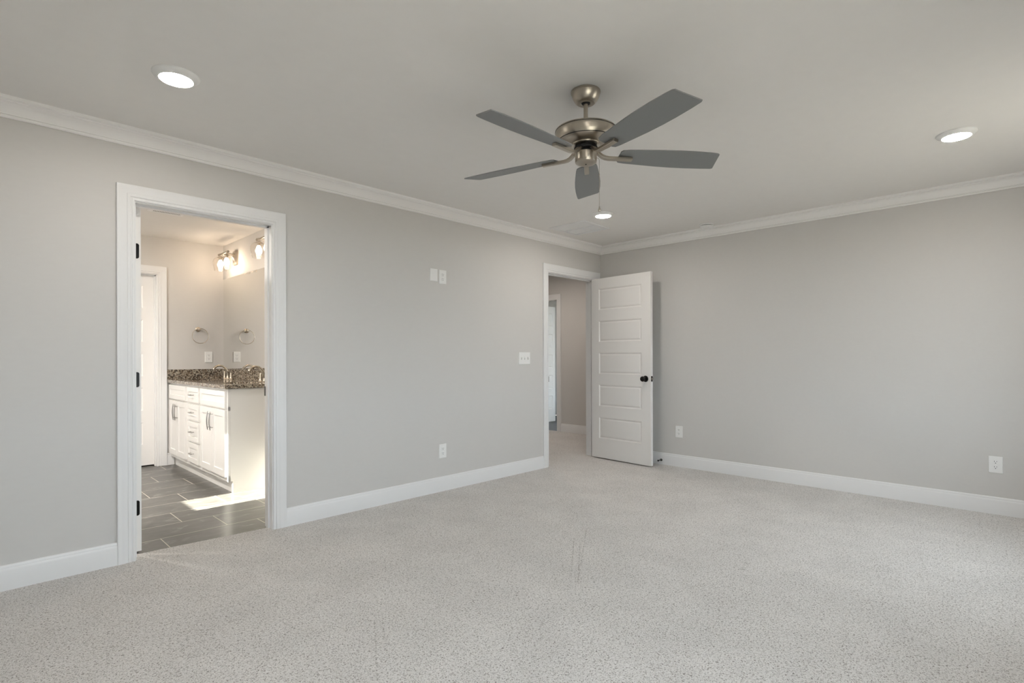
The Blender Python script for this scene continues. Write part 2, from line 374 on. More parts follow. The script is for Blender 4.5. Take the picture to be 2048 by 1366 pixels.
base_prof = [(0, 0.0), (0.014, 0.0), (0.014, 0.098), (0.012, 0.1055), (0.0095, 0.108), (0.0085, 0.1115), (0.0105, 0.1130), (0.0095, 0.121), (0.0065, 0.1250), (0.0, 0.1256)]
def baseb(name, segs, label):
    bm = bmesh.new()
    for p in segs: mould(bm, p, base_prof, lambda x, y, h: (x, y, h))
    return S(name, bm, trimw, label, 'baseboard', smooth=True)
g = 0.091
baseb('baseboard_left', [[(D1[0] - g, 0), (XW + 0.014, 0)]], 'white baseboard left of the bathroom doorway')
baseb('baseboard_left', [[(D2[0] - g, 0), (D1[1] + g, 0)]], 'white baseboard between the bathroom doorway and the hall doorway')
baseb('baseboard_right', [[(0, YW), (0, 0), (D2[1] + g, 0)]], 'long white baseboard along the plain wall behind the open door')
baseb('baseboard_front', [[(XW, 0), (XW, YW), (-0.014, YW)]], 'white baseboard under the bedroom windows')
baseb('baseboard_back', [[(-3.64, 3.04), (D3[1] + g, 3.04)], [(D3[0] - g, 3.04), (XW + 0.014, 3.04), ]], 'short white baseboard on the far bathroom wall')
baseb('baseboard_back', [[(1.233, 0.134), (1.233, D4[0] - g)]], 'white baseboard on the shadowed hall wall')

# windows
def window(name, axis, hole, plane, depth, label, mull=True):
    """plane: inner wall face coordinate, depth: signed direction to the outside"""
    root = empty(name); tag(root, label, 'window', kind='structure')
    a, b, z0, z1 = hole; s = 1 if depth > 0 else -1
    def bb(bm, u0, u1, v0, v1, w0, w1):
        c0, c1 = sorted((plane + s * v0, plane + s * v1))
        if axis == 'x': box(bm, u0, u1, c0, c1, w0, w1)
        else: box(bm, c0, c1, u0, u1, w0, w1)
    bm = bmesh.new(); t = 0.04 if mull else 0.0
    if mull:
        bb(bm, a, a + t, 0.08, 0.13, z0, z1); bb(bm, b - t, b, 0.08, 0.13, z0, z1); bb(bm, a, b, 0.08, 0.13, z0, z0 + t); bb(bm, a, b, 0.08, 0.13, z1 - t, z1)
        mid = (a + b) / 2; bb(bm, mid - 0.04, mid + 0.04, 0.06, 0.13, z0, z1); bb(bm, a, b, 0.09, 0.12, (z0 + z1) / 2 - 0.02, (z0 + z1) / 2 + 0.02)
    else:
        e = 0.006; bb(bm, a, a + e, 0.10, 0.13, z0 + 0.14, z1); bb(bm, b - e, b, 0.10, 0.13, z0 + 0.14, z1); bb(bm, a, b, 0.10, 0.13, z1 - 0.001, z1 + 0.004); bb(bm, a, b, 0.12, 0.14, z0, z0 + 0.04)
    obj('window_frame', bm, trimw, root)
    bm = bmesh.new(); bb(bm, a, b, 0.104, 0.108, z0, z1); obj('pane', bm, winglass, root)
    if mull:
        bm = bmesh.new(); bb(bm, a - 0.06, b + 0.06, -0.035, 0.08, z0 - 0.025, z0); obj('window_sill', bm, trimw, root)
    return root
window('added_window_1', 'x', WB[0], YW, -1, 'added unseen bedroom window beside the end wall')  # out of view, added to let in more daylight
window('window_2', 'x', WB[1], YW, -1, 'wide window near the plain wall')
window('window_3', 'y', BW, XW, -1, 'small high bathroom window', mull=False)
window('window_4', 'x', (1.50, 3.4, 0.35, 2.2), 0.40, -1, 'window of the room past the hall')

# ------------------------------------------------------------------ doors
PZ = [(0.219, 0.457), (0.582, 0.825), (0.948, 1.186), (1.310, 1.548), (1.672, 1.912)]
def slab_mesh(wd, ht, t, px0, px1, zs):
    """slab from x 0..wd, y 0..-t... both faces carry five moulded panels"""
    bm = bmesh.new()
    xs = [0, px0, px1, wd]; zz = [0]
    for a, b in zs: zz += [a, b]
    zz.append(ht)
    for side, yf, sg in (('a', 0.0, 1), ('b', t, -1)):
        for j in range(len(zz) - 1):
            for i in range(3):
                x0, x1, z0, z1 = xs[i], xs[i + 1], zz[j], zz[j + 1]
                if i == 1 and j % 2 == 1:
                    prev = None
                    for off, dep in ((0, 0), (0.004, 0.0025), (0.010, 0.0085), (0.016, 0.0095), (0.028, 0.0030), (0.031, 0.0025)):
                        y = yf + sg * dep
                        ring = [bm.verts.new(c) for c in ((x0 + off, y, z0 + off), (x1 - off, y, z0 + off), (x1 - off, y, z1 - off), (x0 + off, y, z1 - off))]
                        if prev:
                            for k in range(4): bm.faces.new((prev[k], prev[(k + 1) % 4], ring[(k + 1) % 4], ring[k]))
                        prev = ring
                    bm.faces.new(prev)
                else:
                    bm.faces.new([bm.verts.new(c) for c in ((x0, yf, z0), (x1, yf, z0), (x1, yf, z1), (x0, yf, z1))])
    for a, b in (((0, 0), (wd, 0)), ((wd, 0), (wd, ht)), ((wd, ht), (0, ht)), ((0, ht), (0, 0))):
        bm.faces.new([bm.verts.new(c) for c in ((a[0], 0, a[1]), (b[0], 0, b[1]), (b[0], t, b[1]), (a[0], t, a[1]))])
    bmesh.ops.remove_doubles(bm, verts=bm.verts[:], dist=0.0002)
    return bm
def knob_bm(sg):
    prof = [(0, 0), (0.033, 0), (0.034, 0.004), (0.030, 0.009), (0.013, 0.012), (0.011, 0.030), (0.016, 0.036), (0.025, 0.042), (0.0285, 0.052), (0.027, 0.062), (0.020, 0.069), (0.010, 0.072), (0, 0.0725)]
    return lat(prof, 32, Matrix.Rotation(PI / 2 * sg, 4, 'X'))
def make_door(name, loc, dirv, wd, t, label, px=(0.105, None), flip=False):
    """origin: hinge corner; x runs to the free edge; +y is the other face"""
    root = empty(name, loc, math.atan2(dirv[1], dirv[0])); tag(root, label, 'door', kind='structure')
    zs = PZ
    px1 = px[1] or wd - px[0]
    obj('slab', slab_mesh(wd, 2.030, t, px[0], px1, zs), doorw, root, smooth=True, auto=12)
    return root
def hinge(root, parent_loc_z, y0, y1, m, x=-0.0025, rounded=False):
    bm = bmesh.new()
    hgt = 0.089
    if rounded:
        r = 0.012; pts = [(y0, 0), (y1 - r, 0)]
        for k in range(7):
            a = -PI / 2 + PI / 2 * k / 6; pts.append((y1 - r + r * math.cos(a), r + r * math.sin(a)))
        for k in range(7):
            a = PI / 2 * k / 6; pts.append((y1 - r + r * math.cos(a), hgt - r + r * math.sin(a)))
        pts += [(y0, hgt)]
        f = [bm.verts.new((x, p[0], p[1])) for p in pts]; b = [bm.verts.new((x + 0.0024, p[0], p[1])) for p in pts]
        bm.faces.new(f); bm.faces.new(b[::-1])
        for i in range(len(f)): j = (i + 1) % len(f); bm.faces.new((f[i], f[j], b[j], b[i]))
    else:
        box(bm, x, x + 0.0024, y0, y1, 0, hgt)
    o = obj('hinge', bm, m, root, loc=(0, 0, parent_loc_z)); return o

# bedroom door, open a little past square
a2 = Vector((-0.183, -0.008)); b2 = Vector((-0.246, -0.803)); dv = (b2 - a2).normalized()
door2 = make_door('door_2', (a2.x, a2.y, 0.012), dv, 0.795, 0.035, 'white five-panel bedroom door standing open against the plain wall', px=(0.103, 0.680))
# local y axis = direction rotated +90: (-dy, dx) -> points to +x world, so thickness goes away from the camera
for zz in (0.225, 0.975, 1.725):
    h = hinge(door2, zz, 0.003, 0.036, pullm); h['label'] = 'dull metal hinge'
    bm = bmesh.new(); tube(bm, [(-0.006, 0.040, 0), (-0.006, 0.040, 0.089)], 0.0055, 10, up=Vector((1, 0, 0))); obj('knuckle', bm, pullm, h)
kn = obj('door_knob', knob_bm(1), black, door2, smooth=True, loc=(0.732, 0.0, 0.909)); kn['label'] = 'round black knob'
kn = obj('door_knob', knob_bm(-1), black, door2, smooth=True, loc=(0.732, 0.035, 0.909)); kn['label'] = 'round black knob'
lp = obj('latch_plate', bx(0.7945, 0.7965, 0.005, 0.030, 0.882, 0.939, bev=0.0005), black, door2); lp['label'] = 'black latch plate'
bm = bmesh.new(); box(bm, 0.796, 0.807, 0.012, 0.024, 0.902, 0.919, bev=0.002)
lb = obj('latch_bolt', bm, nickel, lp)

# bathroom door, swung fully into the bathroom: only its hinge edge shows
door1 = make_door('door_1', (-4.511, 0.124, 0.012), (0, 1), 0.755, 0.035, 'white door folded back into the bathroom showing its edge and black hinges')
for zz in (0.211, 0.968, 1.727):
    h = hinge(door1, zz, 0.010, 0.034, black, x=-0.002); h['label'] = 'black hinge leaf'
    for v in h.data.vertices: pass
# leaf side facing: rebuild with rounded outer corners towards the opening
for h in [c for c in door1.children if c.name.startswith('hinge')]:
    z = h.location.z; D.objects.remove(h)
    bm = bmesh.new(); hgt = 0.089; r = 0.011; y0, y1 = 0.009, 0.036; pts = [(y1, 0)]
    for k in range(7):
        a = -PI / 2 - PI / 2 * k / 6; pts.append((y0 + r + r * math.cos(a), r + r * math.sin(a)))
    for k in range(7):
        a = PI - PI / 2 * k / 6; pts.append((y0 + r + r * math.cos(a), hgt - r + r * math.sin(a)))
    pts.append((y1, hgt))
    f = [bm.verts.new((-0.0022, p[0], p[1])) for p in pts]; b = [bm.verts.new((0.0002, p[0], p[1])) for p in pts]
    bm.faces.new(f); bm.faces.new(b[::-1])
    for i in range(len(f)): j = (i + 1) % len(f); bm.faces.new((f[i], f[j], b[j], b[i]))
    h = obj('hinge', bm, black, door1, loc=(0, 0, z)); h['label'] = 'black hinge leaf'
kn = obj('door_knob', knob_bm(1), black, door1, smooth=True, loc=(0.69, 0, 0.909)); kn = obj('door_knob', knob_bm(-1), black, door1, smooth=True, loc=(0.69, 0.035, 0.909))

door3 = make_door('door_3', (D3[0] + 0.003, 3.120, 0.012), (1, 0), D3[1] - D3[0] - 0.006, 0.035, 'white closed door on the far bathroom wall beside the vanity')
kn = obj('door_knob', knob_bm(1), black, door3, smooth=True, loc=(0.06, 0.0, 0.909))
door4 = make_door('door_4', (1.360, 2.486, 0.012), (1, 0), 0.80, 0.035, 'bluish-white panelled door glimpsed in the room past the hall', px=(0.075, 0.735))
kn = obj('door_knob', knob_bm(1), black, door4, smooth=True, loc=(0.06, 0.0, 0.909)); D.objects.remove(kn)

# spring door stop on the baseboard
ds = empty('door_stop', (-0.014, -0.791, 0.048)); tag(ds, 'small black door stop sticking out of the baseboard behind the open door', 'door stop')
RX = Matrix.Rotation(-PI / 2, 4, 'Y')
obj('mount', lat([(0, 0), (0.013, 0), (0.0135, 0.004), (0.009, 0.010), (0.005, 0.014), (0, 0.014)], 20, RX), stopm, ds, smooth=True)
obj('rod', lat([(0, 0.012), (0.0042, 0.012), (0.0042, 0.060), (0, 0.060)], 12, RX), stopm, ds, smooth=True)
obj('tip', lat([(0, 0.058), (0.0075, 0.058), (0.009, 0.062), (0.009, 0.070), (0.006, 0.074), (0, 0.0745)], 18, RX), stopm, ds, smooth=True)

# ------------------------------------------------------------------ wall plates
def rounded_rect(w, h, r, n=4):
    P = []
    for cx, cz, a0 in ((w / 2 - r, h / 2 - r, 0), (-w / 2 + r, h / 2 - r, PI / 2), (-w / 2 + r, -h / 2 + r, PI), (w / 2 - r, -h / 2 + r, 3 * PI / 2)):
        for k in range(n + 1):
            a = a0 + PI / 2 * k / n; P.append((cx + r * math.cos(a), cz + r * math.sin(a)))
    return P
def slabshape(bm, P, y0, y1, cham=0.0, cx=0, cz=0):
    """extrude outline P (x,z) from y0 to y1 (y1 towards the viewer, negative), chamfered edge"""
    rings = [(1.0, y0, 0), (1.0, y1 + (cham if y1 < y0 else -cham), 0), (1.0, y1, cham)]
    R = []
    for s, y, ins in rings:
        ring = []
        for x, z in P:
            L = math.hypot(x, z) or 1
            ring.append(bm.verts.new((cx + x - ins * (1 if x > 0 else -1), y, cz + z - ins * (1 if z > 0 else -1))))
        R.append(ring)
    n = len(P)
    for a, b in zip(R, R[1:]):
        for k in range(n): bm.faces.new((a[k], a[(k + 1) % n], b[(k + 1) % n], b[k]))
    bm.faces.new(R[-1]); bm.faces.new(R[0][::-1])
def plate_bm(w, h):
    bm = bmesh.new(); slabshape(bm, rounded_rect(w, h, 0.003), 0, -0.006, 0.0028); return bm
def outlet(loc, rz, label, w=0.079, h=0.120):
    o = empty('wall_outlet', loc, rz); tag(o, label, 'outlet', 'duplex wall outlets')
    obj('cover_plate', plate_bm(w, h), plate, o)
    for s in (1, -1):
        P = [(x, max(-0.0135, min(0.0135, z))) for x, z in [(0.0172 * math.cos(2 * PI * k / 28), 0.0172 * math.sin(2 * PI * k / 28)) for k in range(28)]]
        bm = bmesh.new(); slabshape(bm, P, -0.005, -0.0082, 0.0006, 0, s * 0.0195); rc = obj('receptacle', bm, plate, o)
        z = s * 0.0195
        obj('slot', bx(-0.0078, -0.0052, -0.0086, -0.0078, z + 0.0005, z + 0.0090), slotm, rc)
        obj('slot', bx(0.0052, 0.0074, -0.0086, -0.0078, z + 0.0012, z + 0.0084), slotm, rc)
        bm = bmesh.new(); lathe(bm, [(0, 0.0078), (0.0030, 0.0078), (0.0030, 0.0086), (0, 0.0086)], 12, Matrix.Translation((0, 0, z - 0.0070)) @ Matrix.Rotation(PI / 2, 4, 'X')); obj('slot', bm, slotm, rc)
    bm = bmesh.new(); lathe(bm, [(0, 0.005), (0.0028, 0.005), (0.0028, 0.0068), (0.0015, 0.0072), (0, 0.0072)], 12, Matrix.Rotation(PI / 2, 4, 'X')); obj('screw', bm, plate, o, smooth=True)
    return o
outlet((-2.350, 0, 1.844), 0, 'white duplex outlet high on the wall beside the blank plate')
outlet((-2.354, 0, 0.344), 0, 'white duplex outlet low on the wall between the two doorways')
outlet((0, -0.990, 0.366), -PI / 2, 'white duplex outlet on the plain wall close to the open door')
outlet((0, -3.458, 0.360), -PI / 2, 'white duplex outlet on the plain wall far from the open door')
outlet((-3.295, 3.04, 1.163), 0, 'white outlet over the granite beneath the towel ring')
bp = tag(obj('blank_plate', plate_bm(0.080, 0.106), plate, loc=(-2.446, 0, 1.8535)), 'blank white wall plate beside the high outlet', 'wall plate')
for s in (1, -1):
    bm = bmesh.new(); lathe(bm, [(0, 0.005), (0.0026, 0.005), (0.0026, 0.0066), (0, 0.0068)], 10, Matrix.Rotation(PI / 2, 4, 'X')); obj('screw', bm, plate, bp, loc=(0, 0, s * 0.042))
sw = empty('light_switch', (-1.3155, 0, 1.140)); tag(sw, 'white three-gang switch plate with toggles left of the hall doorway', 'light switch')
obj('cover_plate', plate_bm(0.165, 0.120), plate, sw)
for i, up in ((-1, 1), (0, 1), (1, -1)):
    x = i * 0.046
    fr = obj('toggle_slot', bx(x - 0.0052, x + 0.0052, -0.0064, -0.0058, -0.012, 0.012), mat('switch_recess', (0.45, 0.45, 0.44), 0.5) if i == -1 else D.materials['switch_recess'], sw)
    bm = bmesh.new(); box(bm, -0.0045, 0.0045, -0.014, 0.0, -0.0045, 0.0045, bev=0.001)
    obj('toggle', bm, plate, sw, loc=(x, -0.0055, 0.003 * up), rot=(math.radians(-24 * up), 0, 0))
    for s in (1, -1):
        bm = bmesh.new(); lathe(bm, [(0, 0.005), (0.0026, 0.005), (0.0026, 0.0066), (0, 0.0068)], 10, Matrix.Rotation(PI / 2, 4, 'X')); obj('screw', bm, plate, sw, loc=(x, 0, s * 0.030))

# ------------------------------------------------------------------ ceiling fixtures
def disc_light(x, y, label, lens=lens):
    o = empty('ceiling_light', (x, y, H)); tag(o, label, 'ceiling light', 'slim disc ceiling lights')
    obj('trim_ring', lat([(0.0, 0), (0.096, 0), (0.096, -0.003), (0.091, -0.009), (0.079, -0.017), (0.0700, -0.0215), (0.0680, -0.0215), (0.0670, -0.0190), (0.0, -0.0190)], 64), plate, o, smooth=True, auto=50)
    l = obj('diffuser', lat([(0.0670, -0.0192), (0.0650, -0.0225), (0.0, -0.0240)], 40), lens, o, smooth=True); l['label'] = 'glowing white lens'
    return o
disc_light(-4.568, -0.865, 'lit white disc light over the bathroom doorway side of the ceiling')
disc_light(-1.212, -0.880, 'lit white disc light on the ceiling next to the return grille')
disc_light(-4.568, -3.343, 'added unseen white disc light on the window side of the bedroom ceiling, past the bathroom doorway')  # out of view, added as extra fill for the bedroom
disc_light(-5.25, 0.75, 'added unseen white disc light on the bathroom ceiling near the small window', bath_fill_lens)  # unseen lamp added to brighten the bathroom
disc_light(-5.25, 1.75, 'added unseen white disc light on the bathroom ceiling farther from the small window', bath_fill_lens)  # second unseen lamp added for bathroom fill
disc_light(0.10, 1.45, 'added white disc light on the hall ceiling, out of sight past the doorway', hall_fill_lens)  # unseen lamp added to lift the hall brightness
disc_light(-1.225, -3.343, 'lit white disc light on the brightest part of the ceiling, apart from the fan')

sm = empty('smoke_detector', (-0.186, -1.378, H)); tag(sm, 'white round smoke detector on the ceiling beside the crown moulding', 'smoke detector')
obj('base_plate', lat([(0, 0), (0.068, 0), (0.070, -0.004), (0.068, -0.011), (0.060, -0.013), (0, -0.013)], 48), plate, sm, smooth=True)
obj('vent_gap', lat([(0, -0.0125), (0.052, -0.0125), (0.052, -0.0185), (0, -0.0185)], 40), slotm, sm, smooth=True)
obj('cover', lat([(0, -0.018), (0.062, -0.018), (0.062, -0.022), (0.054, -0.032), (0.046, -0.036), (0.020, -0.038), (0.018, -0.041), (0, -0.042)], 48), plate, sm, smooth=True)
# return air grille
gx0, gx1, gy0, gy1 = -1.165, -0.735, -0.630, -0.205
ga = empty('return_air_grille', ((gx0 + gx1) / 2, (gy0 + gy1) / 2, H)); tag(ga, 'white louvred return air grille on the ceiling over the hall doorway', 'air grille')
hw, hd = (gx1 - gx0) / 2, (gy1 - gy0) / 2
bm = bmesh.new(); mould(bm, [(-hw, -hd), (hw, -hd), (hw, hd), (-hw, hd)], [(0, 0), (0, -0.005), (0.005, -0.012), (0.022, -0.0135), (0.025, -0.011), (0.026, 0)], lambda x, y, h: (x, y, h), closed=True)
obj('frame', bm, trimw, ga, smooth=True)
bm = bmesh.new(); n = 34
for i in range(n):
    y = -hd + 0.030 + (2 * hd - 0.06) * i / (n - 1)
    r = bmesh.ops.create_cube(bm, size=1.0)
    bmesh.ops.transform(bm, matrix=Matrix.Translation((0, y, -0.0050)) @ Matrix.Rotation(math.radians(-9), 4, 'X') @ Matrix.Diagonal((2 * hw - 0.055, 0.0110, 0.0009, 1)), verts=r['verts'])
obj('louvre', bm, trimw, ga)
obj('crossbar', bx(-0.004, 0.004, -hd + 0.026, hd - 0.026, -0.0125, -0.003), trimw, ga)
# bathroom ceiling register
bv = empty('exhaust_vent', (-3.985, 1.742, H)); tag(bv, 'white slotted vent on the bathroom ceiling', 'vent')
bm = bmesh.new(); mould(bm, [(-0.135, -0.135), (0.135, -0.135), (0.135, 0.135), (-0.135, 0.135)], [(0, 0), (0, -0.003), (0.006, -0.006), (0.027, -0.008), (0.030, -0.004), (0.030, 0)], lambda x, y, h: (x, y, h), closed=True)
obj('frame', bm, plate, bv, smooth=True)
obj('opening', bx(-0.1045, 0.1045, -0.1045, 0.1045, -0.004, -0.001), slotm, bv)
bm = bmesh.new()
for i in range(18): box(bm, -0.1045 + 0.0120 * i, -0.1045 + 0.0120 * i + 0.0052, -0.1045, 0.1045, -0.0062, -0.004)
for y in (-0.035, 0.035): box(bm, -0.1045, 0.1045, y - 0.005, y + 0.005, -0.0064, -0.0042)
obj('louvre', bm, plate, bv)

# ------------------------------------------------------------------ ceiling fan
fan = empty('ceiling_fan', (-3.135, -2.108, H)); tag(fan, 'brushed nickel five-blade ceiling fan with grey blades', 'ceiling fan')
obj('canopy', lat([(0, 0), (0.069, 0), (0.0715, -0.003), (0.0715, -0.009), (0.069, -0.011), (0.068, -0.016), (0.064, -0.030), (0.056, -0.045), (0.047, -0.056), (0.042, -0.0595), (0.025, -0.0605), (0.022, -0.058), (0.022, -0.05), (0, -0.05)], 64), nickel, fan, smooth=True, auto=30)
obj('hanger_ball', lat([(0.0, -0.0515), (0.0215, -0.0515), (0.020, -0.060), (0.014, -0.063), (0, -0.063)], 32), dark, fan, smooth=True)
obj('downrod', lat([(0, -0.05), (0.0105, -0.05), (0.0105, -0.188), (0, -0.188)], 24), nickel, fan, smooth=True)
hz = -0.185
obj('motor_housing', lat([(0, hz + 0.004), (0.020, hz + 0.004), (0.026, hz + 0.000), (0.110, hz - 0.001), (0.140, hz - 0.004), (0.148, hz - 0.007), (0.1495, hz - 0.011), (0.1475, hz - 0.0135),
     (0.1485, hz - 0.016), (0.1475, hz - 0.026), (0.1455, hz - 0.040), (0.1425, hz - 0.056), (0.140, hz - 0.0605), (0.1375, hz - 0.0605), (0.1365, hz - 0.0635), (0.131, hz - 0.066), (0.105, hz - 0.0705), (0.080, hz - 0.0730), (0.070, hz - 0.0735), (0.069, hz - 0.078), (0.063, hz - 0.080), (0, hz - 0.080)], 96), nickel, fan, smooth=True, auto=28)
obj('seam', lat([(0.1478, hz - 0.0122), (0.1492, hz - 0.0128), (0.1492, hz - 0.0146), (0.1478, hz - 0.0150)], 96), dark, fan, smooth=True)
obj('seam', lat([(0.1375, hz - 0.0598), (0.1402, hz - 0.0602), (0.1402, hz - 0.0622), (0.1375, hz - 0.0628)], 96), dark, fan, smooth=True)
obj('flywheel', lat([(0, -0.262), (0.050, -0.263), (0.055, -0.272), (0.057, -0.276), (0.057, -0.284), (0.040, -0.290), (0.038, -0.300), (0, -0.300)], 48), dark, fan, smooth=True)
obj('switch_housing', lat([(0, -0.297), (0.050, -0.297), (0.0525, -0.300), (0.0525, -0.334), (0.0515, -0.3375), (0.0525, -0.339), (0.051, -0.346), (0.045, -0.3505), (0.030, -0.3525), (0.0, -0.3535)], 64), nickel, fan, smooth=True, auto=30)
obj('cap_screw', lat([(0, -0.353), (0.004, -0.3533), (0.003, -0.3555), (0, -0.356)], 12), dark, fan)
def blade_bm():
    # outline in plan: x outward, y across; tip cut on a slant with small radii
    side = [(0.150, 0.038), (0.160, 0.051), (0.19, 0.0565), (0.28, 0.0635), (0.36, 0.0695), (0.44, 0.0725), (0.52, 0.0725), (0.60, 0.0695), (0.658, 0.0655), (0.668, 0.061)]
    low = [(0.645, -0.060), (0.635, -0.066), (0.60, -0.0695), (0.52, -0.0725), (0.44, -0.0725), (0.36, -0.0695), (0.28, -0.0635), (0.19, -0.0565), (0.160, -0.051), (0.150, -0.038)]
    P = side + low; th = 0.0055; bm = bmesh.new()
    rings = []
    for z, s in ((-th / 2, 0.0012), (-th / 2 + 0.0012, 0), (th / 2 - 0.0012, 0), (th / 2, 0.0012)):
        rings.append([bm.verts.new((x, y - s * (1 if y > 0 else -1), z)) for x, y in P])
    n = len(P)
    for a, b in zip(rings, rings[1:]):
        for k in range(n): bm.faces.new((a[k], a[(k + 1) % n], b[(k + 1) % n], b[k]))
    bm.faces.new(rings[0][::-1]); bm.faces.new(rings[-1])
    return bm
def arm_bm():
    bm = bmesh.new()
    pts = [(0.040, -0.282), (0.050, -0.286), (0.060, -0.294), (0.070, -0.304), (0.082, -0.313), (0.097, -0.3185), (0.115, -0.3205), (0.15, -0.3205), (0.19, -0.3200), (0.232, -0.3195)]
    hw_ = 0.0125; hh = 0.0065; sec = [(-hw_, -hh * 0.6), (-hw_ * 0.8, -hh), (hw_ * 0.8, -hh), (hw_, -hh * 0.6), (hw_, hh), (-hw_, hh)]
    sweep(bm, [(r, 0, z) for r, z in pts], sec)
    return bm
first = None
for k in range(5):
    ang = math.radians(34 + 72 * k + (1.3, -1.0, 0.3, 1.8, 0.3)[k])
    if k == 0:
        b0 = obj('blade', blade_bm(), blade, fan, smooth=True, auto=30); a0 = obj('blade_arm', arm_bm(), nickel, fan, smooth=True, auto=30)
        bb_, aa_ = b0, a0
    else:
        bb_ = b0.copy(); aa_ = a0.copy(); C.objects.link(bb_); C.objects.link(aa_); bb_.parent = fan; aa_.parent = fan
    bb_.matrix_local = Matrix.Rotation(ang, 4, 'Z') @ Matrix.Translation(((0.006, 0.006, 0.002, 0.006, 0.016)[k], 0, -0.3065)) @ Matrix.Rotation(math.radians(-12), 4, 'X') @ Matrix.Rotation(math.radians((0.3, 0.8, 0.2, -0.3, 0)[k]), 4, 'Y')
    aa_.matrix_local = Matrix.Rotation(ang, 4, 'Z') @ Matrix.Translation((0, 0, -0.316)) @ Matrix.Rotation(math.radians(-7), 4, 'X') @ Matrix.Translation((0, 0, 0.316))
pc = obj('pull_chain', (lambda b: (tube(b, [(0.0, 0, 0.0), (0.010, 0, -0.002), (0.013, 0, -0.012), (0.013, 0, -0.238)], 0.0011, 6, up=Vector((0, 1, 0))), b)[1])(bmesh.new()), nickel, fan, loc=(0.0376, -0.0365, -0.322))
pc.rotation_euler = (0, 0, math.radians(-44))
bm = lat([(0, 0), (0.0028, 0), (0.0035, -0.006), (0.006, -0.012), (0.0068, -0.020), (0.0055, -0.024), (0, -0.025)], 20); fo = obj('pull_fob', bm, nickel, pc, smooth=True, loc=(0.013, 0, -0.236))
obj('link_bead', lat([(0, 0.002), (0.0022, 0.0015), (0.0026, -0.002), (0.0022, -0.0055), (0, -0.006)], 12), nickel, pc, smooth=True, loc=(0.013, 0, -0.08))

# ------------------------------------------------------------------ vanity
VX, VE, VF = -3.676, 1.233, 3.038          # face frame plane, near end, far end
van = empty('vanity_cabinet', (VX, (VE + VF) / 2, 0)); tag(van, 'long white shaker bathroom vanity under a granite top', 'vanity cabinet')
L = lambda x, y, z=0: (x - VX, y - (VE + VF) / 2, z)
def vbox(x0, x1, y0, y1, z0, z1, bev=0.0):
    a = L(x0, y0); b = L(x1, y1); return bx(a[0], b[0], a[1], b[1], z0, z1, bev=bev)
bm = bmesh.new()
def vb(x0, x1, y0, y1, z0, z1, bev=0.0):
    a = L(x0, y0); b = L(x1, y1); box(bm, a[0], b[0], a[1], b[1], z0, z1, bev=bev)
vb(VX + 0.019, -3.143, VE + 0.012, VF, 0.100, 0.55)
vb(VX + 0.019, -3.60, VE + 0.012, VF, 0.55, 0.886); vb(-3.17, -3.143, VE + 0.012, VF, 0.55, 0.886)
obj('carcass', bm, cabw, van)
bm = bmesh.new()
for (y0, y1) in ((VE, 1.262), (1.918, 1.985), (2.335, 2.415), (2.995, VF)): vb(VX, VX + 0.019, y0, y1, 0.100, 0.887)
for (z0, z1) in ((0.100, 0.150), (0.700, 0.736), (0.860, 0.887)): vb(VX + 0.0005, VX + 0.0185, VE, VF, z0, z1)
for (z0, z1) in ((0.325, 0.345), (0.532, 0.552)): vb(VX + 0.001, VX + 0.018, 1.985, 2.335, z0, z1)
obj('face_frame', bm, cabw, van)
bm = bmesh.new(); vb(VX + 0.0195, -3.143, VE, VE + 0.012, 0.100, 0.887); vb(-3.638, -3.143, VE, VE + 0.012, -0.003, 0.100); vb(-3.638, -3.623, VE + 0.012, VE + 0.042, -0.003, 0.0995); obj('end_panel', bm, cabw, van)
bm = bmesh.new(); vb(-3.630, -3.622, VE + 0.043, VF, -0.003, 0.0995); obj('toe_kick', bm, cabw, van)
def shaker(y0, y1, z0, z1, name, rail=0.055, t=0.019):
    w_, h_ = y1 - y0, z1 - z0; rl = min(rail, w_ * 0.3, h_ * 0.3); bm = bmesh.new()
    P = [(0, 0, t), (0, 0, 0.001), (0.001, 0.001, 0), (rl, rl, 0), (rl + 0.003, rl + 0.003, 0.007)]
    prev = None
    for i, (ox, oz, d) in enumerate(P):
        ring = [bm.verts.new(c) for c in ((d, -w_ / 2 + ox, oz), (d, w_ / 2 - ox, oz), (d, w_ / 2 - ox, h_ - oz), (d, -w_ / 2 + ox, h_ - oz))]
        if prev:
            for k in range(4): bm.faces.new((prev[k], prev[(k + 1) % 4], ring[(k + 1) % 4], ring[k]))
        else: bm.faces.new(ring)
        prev = ring
    bm.faces.new(prev)
    return obj(name, bm, cabw, van, loc=L(VX - t - 0.0005, (y0 + y1) / 2, z0))
def pull(parent, loc, vertical, length):
    bm = bmesh.new(); n = 12; pts = []
    for i in range(n + 1):
        t = -1 + 2 * i / n; s = t * length / 2; bow = -0.024 - 0.008 * (1 - t * t)
        pts.append((bow, 0, s) if vertical else (bow, s, 0))
    tube(bm, pts, 0.0046, 10, up=Vector((1, 0, 0)), radii=[0.75 + 0.4 * (1 - (-1 + 2 * i / n) ** 2) for i in range(n + 1)])
    for s in (-1, 1):
        q = s * length * 0.36; e = -0.026
        tube(bm, [(0, 0, q), (e, 0, q)] if vertical else [(0, q, 0), (e, q, 0)], 0.0036, 8, up=Vector((0, 1, 0)) if vertical else Vector((0, 0, 1)))
    h = obj('handle', bm, pullm, parent, smooth=True, loc=loc); h['label'] = 'bowed steel pull'
    return h
